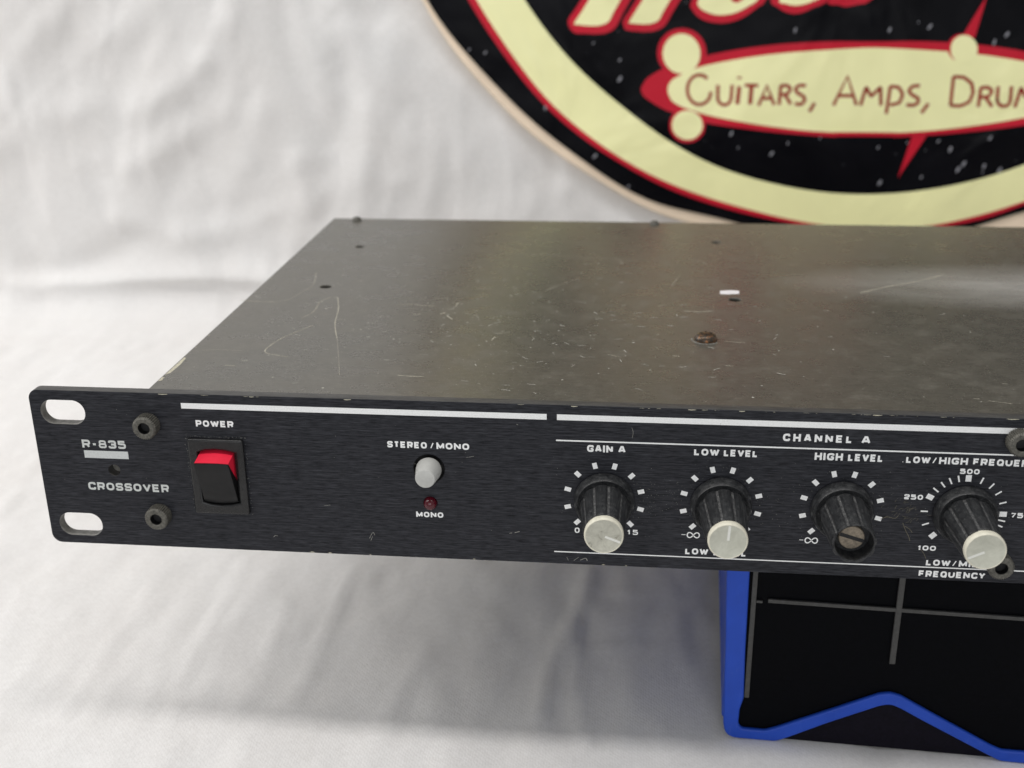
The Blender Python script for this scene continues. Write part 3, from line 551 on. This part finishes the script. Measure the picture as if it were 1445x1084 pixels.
def knob(cx, turn, lean, capmat, bore=False, first=[None]):
    t_ = turn
    if bore:
        o = lathe('control_knob', bore_prof, [M_KNOB, M_GROOVE], unit, (cx, 0, ZK), NL * SEG, '-Y', kmod(9, 14), mf(9, 12), 40)
    elif first[0] is None:
        o = lathe('control_knob', body_prof, [M_KNOB, M_GROOVE], unit, (cx, 0, ZK), NL * SEG, '-Y', kmod(9, 14), mf(9, 12), 40); first[0] = o
    else:
        o = first[0].copy(); C.objects.link(o); o.location = Vector((cx, 0, ZK)) * MM
    o.rotation_euler = (math.radians(lean[0]), math.radians(turn), math.radians(lean[1]))
    if bore:
        sc = lathe('collet_screw', [(2.95, 13.6), (2.95, 14.6), (2.8, 14.8), (0, 14.8)], M_BRASS, o, (-.1, 0, 0), 40)
        a = math.radians(17 + turn)
        s_ = Ink(); s_.stroke([(-2.95 * math.cos(a), 2.95 * math.sin(a)), (2.95 * math.cos(a), -2.95 * math.sin(a))], .95); s_.front('screw_slot', M_DARK, o, -14.8)
    else:
        c_ = lathe('cap', [(4.58, 17.4), (4.66, 18.3), (4.62, 18.9), (4.45, 19.2), (4.38, 19.28), (4.22, 19.18), (0, 19.12)], [capmat, M_CAPRIM], o, (0, 0, 0), 64, '-Y', None, lambda i, k: 1 if i < 5 else 0, 50)
        s_ = Ink(); s_.stroke([(0, .3), (0, 4.1)], .6); s_.front('pointer_line', M_LINE, o, -19.16)
    return o
k1 = knob(146.4, 112, (0.3, 1.9), M_CAP2); k1['label'] = 'knob under GAIN A with a stained, chipped cap'
k2 = knob(175.0, 3, (0.2, 1.5), M_CAP); k2['label'] = 'knob under LOW LEVEL with its pointer straight up'
k3 = knob(203.9, 0, (0.2, .8), M_CAP, True); k3['label'] = 'knob under HIGH LEVEL with its cap missing, brass screw showing'
k4 = knob(232.8, 243, (0.4, -.3), M_CAP); k4['label'] = 'knob under LOW/HIGH FREQUENCY with its pointer turned down to the left'

# ---- socket head screws
def kn(i, k, r): return r + (.13 if k % 2 == 0 else -.12) if i in (1, 2) else r
sprof = [(2.4, -.05), (3.02, .15), (3.02, 3.05), (2.62, 3.5), (1.75, 3.5), (1.52, 3.3), (1.5, 1.5), (0, 1.5)]
s0 = None
for x, z in ((31.05, 35.3), (31.0, 9.7), (242.7, 38.3), (242.4, 5.7), (451.5, 35.3), (451.5, 9.7)):
    if s0 is None: s0 = lathe('cap_screw', sprof, [M_SCREW, M_DARK], unit, (x, 0, z), 72, '-Y', kn, lambda i, k: 1 if i >= 5 else 0, 30)
    else:
        o = s0.copy(); C.objects.link(o); o.location = Vector((x, 0, z)) * MM; o.rotation_euler = (0, random.random() * 3, 0)

# ---- power switch
sw = plate('power_switch', rrect(41.0, 55.45, 10.95, 31.95, .5, 3), [[(43.4, 14.3), (45.5, 13.75), (48.1, 13.55), (50.7, 13.75), (53.3, 14.3), (53.3, 28.35), (50.7, 28.95), (48.1, 29.15), (45.5, 28.95), (43.4, 28.35)]], -1.35, -.02, .5, M_BEZEL, unit)
box('switch_well', 42.9, 53.3, .3, 9, 13.1, 29.5, M_DARK, sw)
def rocker(name, prof, mat, x0, x1, endz):
    n_ = 12; V = []; F = []; m_ = len(prof)
    for i in range(n_ + 1):
        u = i / n_; x = x0 + (x1 - x0) * u; q = 1 - (2 * u - 1) ** 2
        for h_, z_, e in prof: V.append((x, -h_, z_ + e * q))
    for i in range(n_):
        for j in range(m_):
            j2 = (j + 1) % m_; F.append((i * m_ + j, (i + 1) * m_ + j, (i + 1) * m_ + j2, i * m_ + j2))
    F.append(tuple(range(m_))[::-1]); F.append(tuple(n_ * m_ + j for j in range(m_)))
    o = mesh(name, V, F, mat, sw)
    bm = bmesh.new(); bm.from_mesh(o.data); bmesh.ops.recalc_face_normals(bm, faces=bm.faces); bm.to_mesh(o.data); bm.free()
    auto_smooth(o, 32); return o
rocker('rocker_end', [(4.75, 26.75, .1), (4.7, 27.0, .12), (-.9, 28.2, .62), (-.9, 19.0, 0)], M_RED, 43.75, 52.55, .6)
rocker('rocker_face', [(5.15, 26.65, .1), (5.2, 26.95, .12), (5.0, 27.02, .12), (4.72, 26.74, .1), (-.92, 18.96, 0), (-.92, 14.35, -.5), (.75, 14.35, -.5), (.95, 14.6, -.48), (1.75, 17.2, -.1), (2.95, 20.6, 0), (4.1, 24.0, .05)], M_PLASTIC, 43.72, 52.62, -.5)

# ---- button and LED
o = lathe('mode_button', [(1.2, -2.0), (2.9, -.6), (3.22, .3), (3.2, 1.0), (2.5, 5.55), (2.38, 5.8), (2.2, 5.88), (0, 5.8)], M_BTN, unit, (102.6, 0, 25.4), 56)
box('button_well', 98, 107.4, 3.1, 10, 21, 30, M_DARK, unit)
lathe('thread_insert', [(2.3, -3.05), (1.62, -3.05), (1.55, -3.3), (1.5, -7.5), (2.3, -7.5)], simple('plain_insert', (.5, .49, .46), .4, .15, .2, 800), unit, (20.0, 0, 21.8), 32)
lathe('indicator_light', [(1.68, -1.2), (1.68, .5), (1.5, 1.1), (1.1, 1.6), (.6, 1.85), (0, 1.95)], M_LED, unit, (102.6, 0, 15.9), 32, sm=80)

# ---- wear on the panel edges, dust and fibres round the knobs
ch = Ink()
for k in range(26):
    x = random.choice((random.uniform(4, 260), random.uniform(150, 260))); l = random.uniform(.2, 1.6) * random.choice((.4, .7, 1.2))
    z = 43.52; ch.poly([(x, z - .03), (x + l * .4, z - random.uniform(.03, .10)), (x + l, z - .02), (x + l, z + .02), (x, z + .02)])
for x, l in ((34.5, 2.4), (82, 1.8), (58, 1.2), (138.0, 1.6), (166, 1.9), (178, 1.4), (209, 2.2), (239.5, 2.6)):
    ch.poly([(x, 43.42), (x + l * .4, 43.3), (x + l, 43.45), (x + l, 43.55), (x, 43.55)])
for x, l in ((70, 1.6), (75, 1.1), (113, .8), (146, 1.0), (152, .5), (86, .5)):
    ch.poly([(x, .16), (x + l, .16), (x + l * .8, .34), (x + l * .4, .42)])
ch.front('edge_wear', M_CHIP, unit)['kind'] = 'stuff'
du = Ink()
for k in range(620):
    cx = random.choice((146.4, 175.0, 175.0, 203.9, 203.9, 232.7)); rr = abs(random.gauss(0, 1)) * 5 + 8.3; a = random.uniform(-1.2, 4.3)
    x, z = cx + rr * math.cos(a), ZK + rr * math.sin(a) * .75
    if random.random() < .25: x, z = random.gauss(160.5, 6), random.gauss(19, 3)
    if random.random() < .12: x, z = random.uniform(4, 250), random.uniform(2, 42)
    if 1 < z < 42.5 and 3 < x < 300: fleck(du, x, z, random.choice((.05, .05, .07, .07, .1)))
for k in range(16):
    a = random.random() * 6.28; x = 41.0 + random.uniform(-.6, .3)
for k in range(170):   # grime round the switch frame
    s_ = random.random()
    x, z = (random.gauss(40.5, .25), random.uniform(12, 33)) if s_ < .35 else ((random.uniform(40.5, 56), random.gauss(32.2, .12)) if s_ < .8 else (random.gauss(55.9, .2), random.uniform(10, 32)))
    fleck(du, x, z, random.uniform(.05, .13))
du.front('panel_dust', M_DUST, unit)['kind'] = 'stuff'
sc = Ink()
def sx(pts, w_=.12): sc.stroke(smoothloop(pts, 4, False), w_)
sx([(86.3, 5.0), (86.9, 6.3), (87.4, 6.8), (87.7, 6.0)]); sx([(86.6, 4.4), (87.1, 5.6)]); sx([(137.2, 2.0), (137.6, 1.1)]); sx([(139, 1.1), (140.2, 2.1)]); sx([(140.6, 1.3), (142, 1.9), (142.4, 1.2)], .2)
sx([(122.6, 8.2), (123.3, 8.3)], .16); sx([(124.0, 8.4), (125.2, 8.8)], .2); sx([(152.7, 38.3), (153.1, 37.2), (152.9, 35.6)], .1); sx([(60.8, 4.2), (61.3, 4.7), (62.0, 4.6)], .12)
sx([(124.7, 38.3), (125.1, 38.2)], .16); sx([(112, 28.9), (114, 29.3)], .1); sx([(75, 14.0), (76.6, 14.2)], .1)
sc.front('panel_scratches', M_DUST, unit)['kind'] = 'stuff'
fb = Ink()
def fx(pts, w_=.06): fb.stroke(smoothloop(pts, 4, False), w_)
for k in range(34):
    x, z = random.gauss(219.3, 2.4), random.gauss(18.8, 1.6); a = random.uniform(-.4, 1.4); l = random.uniform(.2, 1.5)
    fx([(x, z), (x + l * .5 * math.cos(a) + random.uniform(-.2, .2), z + l * .5 * math.sin(a) + random.uniform(-.3, .3)), (x + l * math.cos(a), z + l * math.sin(a))])
fx([(213.4, 16.2), (215, 16.9), (216.8, 16.6), (217.6, 17.4)], .13); fx([(218.8, 15.4), (219.8, 13.2), (220.6, 11.8), (221.0, 10.6)], .12); fx([(219.3, 14.6), (220.6, 13.8), (221.3, 12.9)], .1)
fx([(223.4, 8.9), (224.6, 7.4), (225.4, 5.8)], .1); fx([(211.2, 9.2), (212.0, 9.7), (212.4, 9.0), (212.1, 8.6)], .12)
fb.front('stray_fibres', M_FIBRE, unit)['kind'] = 'stuff'

# ================================================================== BLUE EDGED STAND
ang = -math.atan2(3.7, 76)
st = empty('display_stand', (180.5 * MM, 12 * MM, 0), ang)
st['label'] = 'blue rimmed black plastic stand with a notched lower edge, on the sheet under the crossover'
st['category'] = 'stand'
MX = 79.0
half = [(-1.95, 60.75), (-1.9, 52.8), (-1.1, 34.0), (-.5, 14.4), (-.2, 4.0), (.6, 1.2), (2.6, 0.0), (14.4, .0), (17.5, 1.6), (27.1, 7.2), (41.0, 14.6), (43.5, 15.3), (46.0, 14.4), (52.0, 11.1), (71.0, 1.3), (73.6, 0.0)]
ihalf = [(4.0, 56.6), (4.1, 53.1), (4.4, 28.7), (4.9, 13.4), (4.0, 9.5), (3.9, 4.8), (4.8, 3.4), (11.2, 3.3), (14.2, 4.6), (26.8, 11.2), (40.4, 18.4), (43.2, 19.0), (46.0, 18.3), (51.5, 15.2), (70.6, 4.9), (73.6, 3.6)]
def full(h_): return h_ + [(2 * MX - x, z) for x, z in h_[::-1]]
def soft(P, r): return roundcorner(P, r, True)
box('side_wall', -.7, 3.1, 1.65, 136, 5.5, 60.7, M_BLUE, st, .6); box('side_wall', 2 * MX - 3.1, 2 * MX + 1.0, 1.65, 136, 2.2, 60.7, M_BLUE, st, .6); box('top_wall', 3.15, 2 * MX - 3.15, 1.65, 136, 56.6, 60.7, M_BLUE, st, .4)
plate('rim', soft(full(half), 1.4), [soft(full(ihalf), .8)], 0, 1.5, .6, M_BLUE, st, bres=3)
inn = [(4.2, 19.3), (4.2, 56.5), (2 * MX - 4.2, 56.5), (2 * MX - 4.2, 19.3)]
plate('insert', inn, [], 1.3, 138, 0.0, M_BLACKP, st)
low = [(x + (.05 if x < MX else -.05), z + .05) for x, z in full(ihalf) if z < 19.25]
plate('lower_insert', [(4.6, 19.28)] + low[2:-2] + [(2 * MX - 4.6, 19.28)], [], 1.3, 1.58, 0.0, M_BLACKP, st)
box('inner_foot', 3.2, 2 * MX - 3.2, 1.6, 136, .15, 19.2, simple('dark_underside', (.0055, .0045, .009), .7, var=.3, spec=.1), st)
box('rib', 5.0, 6.3, .4, 1.28, 13.5, 56.5, M_RIB, st, .15)
box('rib', 2 * MX - 6.3, 2 * MX - 5.0, .4, 1.28, 13.5, 56.5, M_RIB, st, .15)
box('rib', 9.4, 2 * MX - 9.4, .45, 1.27, 43.9, 45.0, M_RIB, st, .15)
for u in (42.75, 2 * MX - 42.75):
    box('rib', u - .75, u + .75, .3, 1.28, 28.0, 56.5, M_RIB, st, .15)
box('rib', 6.35, 8.0, .6, 1.26, 43.6, 44.3, M_RIB, st, .1)

# ================================================================== ROUND SIGN
SYF = 375.0
sign = empty('round_sign', (SIGN_C[0] * MM, SYF * MM, (SIGN_C[1] + LIFT) * MM))
sign['label'] = 'round black, cream and red music shop sign with beige edge, hung on the white backdrop'
sign['category'] = 'sign'
def radial(tab, mean=None, n=240):
    m_ = mean if mean is not None else sum(r for _, r in tab) / len(tab)
    out = []
    for k in range(n):
        a = 360.0 * k / n
        if tab[0][0] <= a <= tab[-1][0]:
            for (a0, r0), (a1, r1) in zip(tab, tab[1:]):
                if a0 <= a <= a1:
                    t_ = (a - a0) / max(1e-6, a1 - a0); t_ = t_ * t_ * (3 - 2 * t_); r = r0 + (r1 - r0) * t_; break
        else:
            if a < tab[0][0]: d = tab[0][0] - a; e = tab[0][1]
            else: d = a - tab[-1][0]; e = tab[-1][1]
            r = m_ + (e - m_) * math.exp(-d / 12.0)
        out.append(r)
    for _ in range(10): out = [(out[i - 1] + 2 * out[i] + out[(i + 1) % n]) / 4 for i in range(n)]
    return [(r * math.cos(math.radians(360.0 * k / n)), r * math.sin(math.radians(360.0 * k / n))) for k, r in enumerate(out)]
black = radial([(a, r) for a, r in R_BLK if a < 262] + [(262, 247), (275, 248.5)] + [(a, r) for a, r in R_BLK if a > 262], 256)
beige = radial(R_BEI + [(252, 252.5), (262, 256), (280, 259), (291, 259)], 262)
plate('backing', beige, [], 1.2, 7.5, 2.2, M_SBEIGE, sign, bres=3)
plate('face', black, [], 0, 2.0, .7, M_SBLACK, sign, bres=2)
cx_, cz_ = SIGN_C
rel = lambda L: [(x - cx_, z - cz_) for x, z in L]
def flat(name, P, lvl, mat, hole=None):
    plate(name, P, [hole] if hole else [], -lvl, -lvl + .3 + .001 * lvl, 0.0, mat, sign)
rr_ = radial(R_RED, 242.5); rc = radial(R_CREO, 238.6); ri = radial(R_INN, 217.5)
rr_ = [(x, z) if math.hypot(x, z) > math.hypot(*q) + .3 else (q[0] * 1.001, q[1] * 1.001) for (x, z), q in zip(rr_, rc)]
flat('red_ring', rr_, .12, M_SRED, ri); flat('cream_ring', rc, .24, M_SCREAM, ri)
def rise(L):
    out = []
    for x, z in L:
        if z > 118.5: z2 = 118.5 + (z - 118.5) * 3.4; x = x + .6 * (z2 - z); z = z2
        out.append((x, z))
    return out
for L in [rise(L) for L in LEGS_RED]: flat('lettering_outline', smoothloop(rel(L), 4), .12, M_SRED)
for L in [rise(L) for L in LEGS_CREAM]: flat('lettering', smoothloop(rel(L), 4), .24, M_SCREAM)
for k, L in enumerate(SPIKES): flat('starburst_ray', rel(L), .08, M_SRED)
flat('oval_border', smoothloop(rel(OVAL_RED), 4), .14, M_SRED)
for k, L in enumerate(CIRC_RED): flat('dot_border', rel(L), (.10, .11, .30)[k], M_SRED)
flat('oval', smoothloop(rel(OVAL_CREAM), 4), .26, M_SCREAM)
for k, L in enumerate(CIRC_CREAM): flat('dot', rel(L), (.34, .34, .36)[k], M_SCREAM)
ink = Ink()
for L in WORDS:
    P = rel(L)
    if len(P) > 8: P = smoothloop(P, 3, False)
    elif len(P) > 3: P = roundcorner(P, 1.0, False)
    vert = abs(P[0][0] - P[-1][0]) < .35 * abs(P[0][1] - P[-1][1])
    ink.stroke(P, 2.2 if (vert and len(L) == 2) else 1.75)
ink.front('lettering', M_SLETTER, sign, -.30)
ink = Ink()
for x, z in rel(GLINTS):  # glints painted on as small pale slanted ovals
    a = random.uniform(.8, 1.4); r_ = random.uniform(.35, 1.15)
    ink.poly([(x + r_ * (math.cos(t_) * math.cos(a) * 1.7 - math.sin(t_) * math.sin(a) * .7), z + r_ * (math.cos(t_) * math.sin(a) * 1.7 + math.sin(t_) * math.cos(a) * .7)) for t_ in [k * 6.283 / 8 for k in range(8)]])
for k in range(60):
    a = random.uniform(3.5, 6.1); rad = random.uniform(150, 236); x, z = rad * math.cos(a), rad * math.sin(a)
    if 219 < rad: continue
    fleck(ink, x, z, random.uniform(.15, .45))
ink.front('painted_glints_and_nicks', M_SGLINT, sign, -.02)['kind'] = 'stuff'

# ================================================================== WHITE SHEET (table and backdrop in one piece)
rng = np.random.RandomState(11)
def vnoise(x, y, seed):
    r_ = np.random.RandomState(seed); G = r_.rand(256, 256)
    xi = np.floor(x).astype(int); yi = np.floor(y).astype(int); fx_ = x - xi; fy = y - yi
    fx_ = fx_ ** 3 * (fx_ * (6 * fx_ - 15) + 10); fy = fy ** 3 * (fy * (6 * fy - 15) + 10)
    g = lambda i, j: G[i % 256, j % 256]
    return (g(xi, yi) * (1 - fx_) * (1 - fy) + g(xi + 1, yi) * fx_ * (1 - fy) + g(xi, yi + 1) * (1 - fx_) * fy + g(xi + 1, yi + 1) * fx_ * fy) * 2 - 1
def fbm(x, y, seed, o_=3, gain=.5):
    s_ = 0; a = 1
    for k in range(o_): s_ = s_ + a * vnoise(x * 2 ** k + 17.3 * k, y * 2 ** k + 5.1 * k, seed + k); a *= gain
    return s_
def ridge(x, y, seed): return 1 - np.abs(vnoise(x, y, seed)) * 1.6
step = 2.6
xs = np.arange(-560, 900, step)
Y0, YW, RAD, TOPZ = -200.0, 384.0, 26.0, 760.0
L1 = (YW - RAD) - Y0; L2 = RAD * math.pi / 2; L3 = TOPZ - RAD
s1 = np.arange(0, L1 + L2 + L3, step)
X, Sg = np.meshgrid(xs, s1)
th = np.clip((Sg - L1) / RAD, 0, math.pi / 2)
Yc = Y0 + np.minimum(Sg, L1) + RAD * np.sin(th)
Zc = RAD * (1 - np.cos(th)) + np.maximum(0, Sg - L1 - L2)
Ny, Nz = -np.sin(th), np.cos(th)
# table part: gentle ripples and pressed creases
T = 1 - np.clip((Sg - L1 + 20) / 60, 0, 1)
wob = fbm(X / 60, Sg / 60, 3) * 14
dt = .55 * fbm((X + wob) / 26, Sg / 90, 21, 3) + .25 * fbm(X / 11, Sg / 17, 31, 3) + 1.0 * fbm(X / 130, Sg / 130, 41, 2)
dt += .5 * np.clip(ridge((X + wob + Sg * .2) / 13, Sg / 60, 57), .6, 1) + .35 * fbm(X / 7, Sg / 24, 58, 2)
dt += .45 * np.clip(ridge((X + wob + Sg * .12) / 34, Sg / 150, 51), .55, 1)
for h_, wd, L in FOLDS:
    P = smoothloop(L, 6, False)
    best = np.full(X.shape, 1e9)
    yt = Y0 + Sg
    for (x0, y0), (x1, y1) in zip(P, P[1:]):
        bx0, bx1 = min(x0, x1) - 15, max(x0, x1) + 15
        m_ = (X > bx0) & (X < bx1) & (yt > min(y0, y1) - 15) & (yt < max(y0, y1) + 15)
        if not m_.any(): continue
        dx, dy = x1 - x0, y1 - y0; q = np.clip(((X[m_] - x0) * dx + (yt[m_] - y0) * dy) / (dx * dx + dy * dy + 1e-9), 0, 1)
        d_ = np.hypot(X[m_] - x0 - q * dx, yt[m_] - y0 - q * dy); best[m_] = np.minimum(best[m_], d_)
    dt += h_ * .85 * np.exp(-(best / (wd * .8)) ** 2)
# hanging part: vertical drapery crossed by soft diagonal creases
B = 1 - T
Zw = Sg - L1
wx_ = X + 22 * fbm(X / 110, Zw / 110, 61, 2)
db = 2.6 * fbm(wx_ / 34, Zw / 150, 71, 3, .45) + 3.2 * fbm((X * .75 + Zw * .65) / 60, (Zw * .75 - X * .65) / 160, 81, 3, .5)
db += 2.6 * np.clip(ridge(wx_ / 52 + Zw / 420, Zw / 230, 91), .45, 1) + .8 * fbm(X / 15, Zw / 22, 95, 2) + 4.5 * fbm(X / 150, Zw / 150, 99, 2)
db += 1.5 * np.clip(ridge(wx_ / 19 + Zw / 160, Zw / 90, 131), .5, 1) + 1.2 * np.clip(ridge((Zw - X * .7) / 26, (X + Zw) / 120, 137), .55, 1)
db += 1.8 * np.clip(ridge((Zw - X * .5) / 70, (X + Zw) / 260, 103), .5, 1)
# heavy fold along the foot of the drop
# pressed flat behind the sign, whose back lies at 382.5
rs = np.hypot(X - SIGN_C[0], Zc - (SIGN_C[1] + LIFT)); inside = 1 / (1 + np.exp((rs - 262) / 6))
db = np.minimum(db * (1 - .93 * inside) - 2.0 * inside, 6)
foot = Zw - (33 + 6 * fbm(X / 80, X * 0 + .5, 111, 2)); 
db = db * .85
for h_, wd, L in WFOLDS:
    P = smoothloop(L, 6, False); best = np.full(X.shape, 1e9)
    for (x0, y0), (x1, y1) in zip(P, P[1:]):
        m_ = (X > min(x0, x1) - 40) & (X < max(x0, x1) + 40) & (Zc > min(y0, y1) - 40) & (Zc < max(y0, y1) + 40)
        if not m_.any(): continue
        dx, dy = x1 - x0, y1 - y0; q = np.clip(((X[m_] - x0) * dx + (Zc[m_] - y0) * dy) / (dx * dx + dy * dy + 1e-9), 0, 1)
        best[m_] = np.minimum(best[m_], np.hypot(X[m_] - x0 - q * dx, Zc[m_] - y0 - q * dy))
    db += h_ * .8 * np.exp(-(best / wd) ** 2)
db += 7 * np.exp(-(foot / 9) ** 2) * (1 - np.clip((X - 40) / 140, 0, 1))
D_ = dt * T + db * B
# resting contact: nothing above 0 under the stand
und = (X > 172) & (X < 350) & (Sg + Y0 > -4) & (Sg + Y0 < 175); 
D_ = np.where(und, np.minimum(D_ - .9, -.05), D_)
D_ = D_ - .9 * T * (~und)
PX, PY, PZ = X, Yc + Ny * D_, Zc + Nz * D_
# fullness sideways too
nr, nc = X.shape
co = np.stack([PX, PY, PZ], -1).reshape(-1, 3) * MM
idx = np.arange(nr * nc).reshape(nr, nc)
q = np.stack([idx[:-1, :-1], idx[:-1, 1:], idx[1:, 1:], idx[1:, :-1]], -1).reshape(-1, 4)
me = bpy.data.meshes.new('cotton_sheet')
me.vertices.add(len(co)); me.vertices.foreach_set('co', co.ravel().astype(np.float32))
me.loops.add(q.size); me.loops.foreach_set('vertex_index', q.ravel().astype(np.int32))
me.polygons.add(len(q)); me.polygons.foreach_set('loop_start', np.arange(0, q.size, 4, dtype=np.int32)); me.polygons.foreach_set('loop_total', np.full(len(q), 4, dtype=np.int32))
me.polygons.foreach_set('use_smooth', np.ones(len(q), dtype=bool)); me.update(); me.validate()
sheet = link('cotton_sheet', me, M_CLOTH)
sheet['label'] = 'creased white cotton sheet spread under the crossover and hung up behind it'
sheet['category'] = 'sheet'
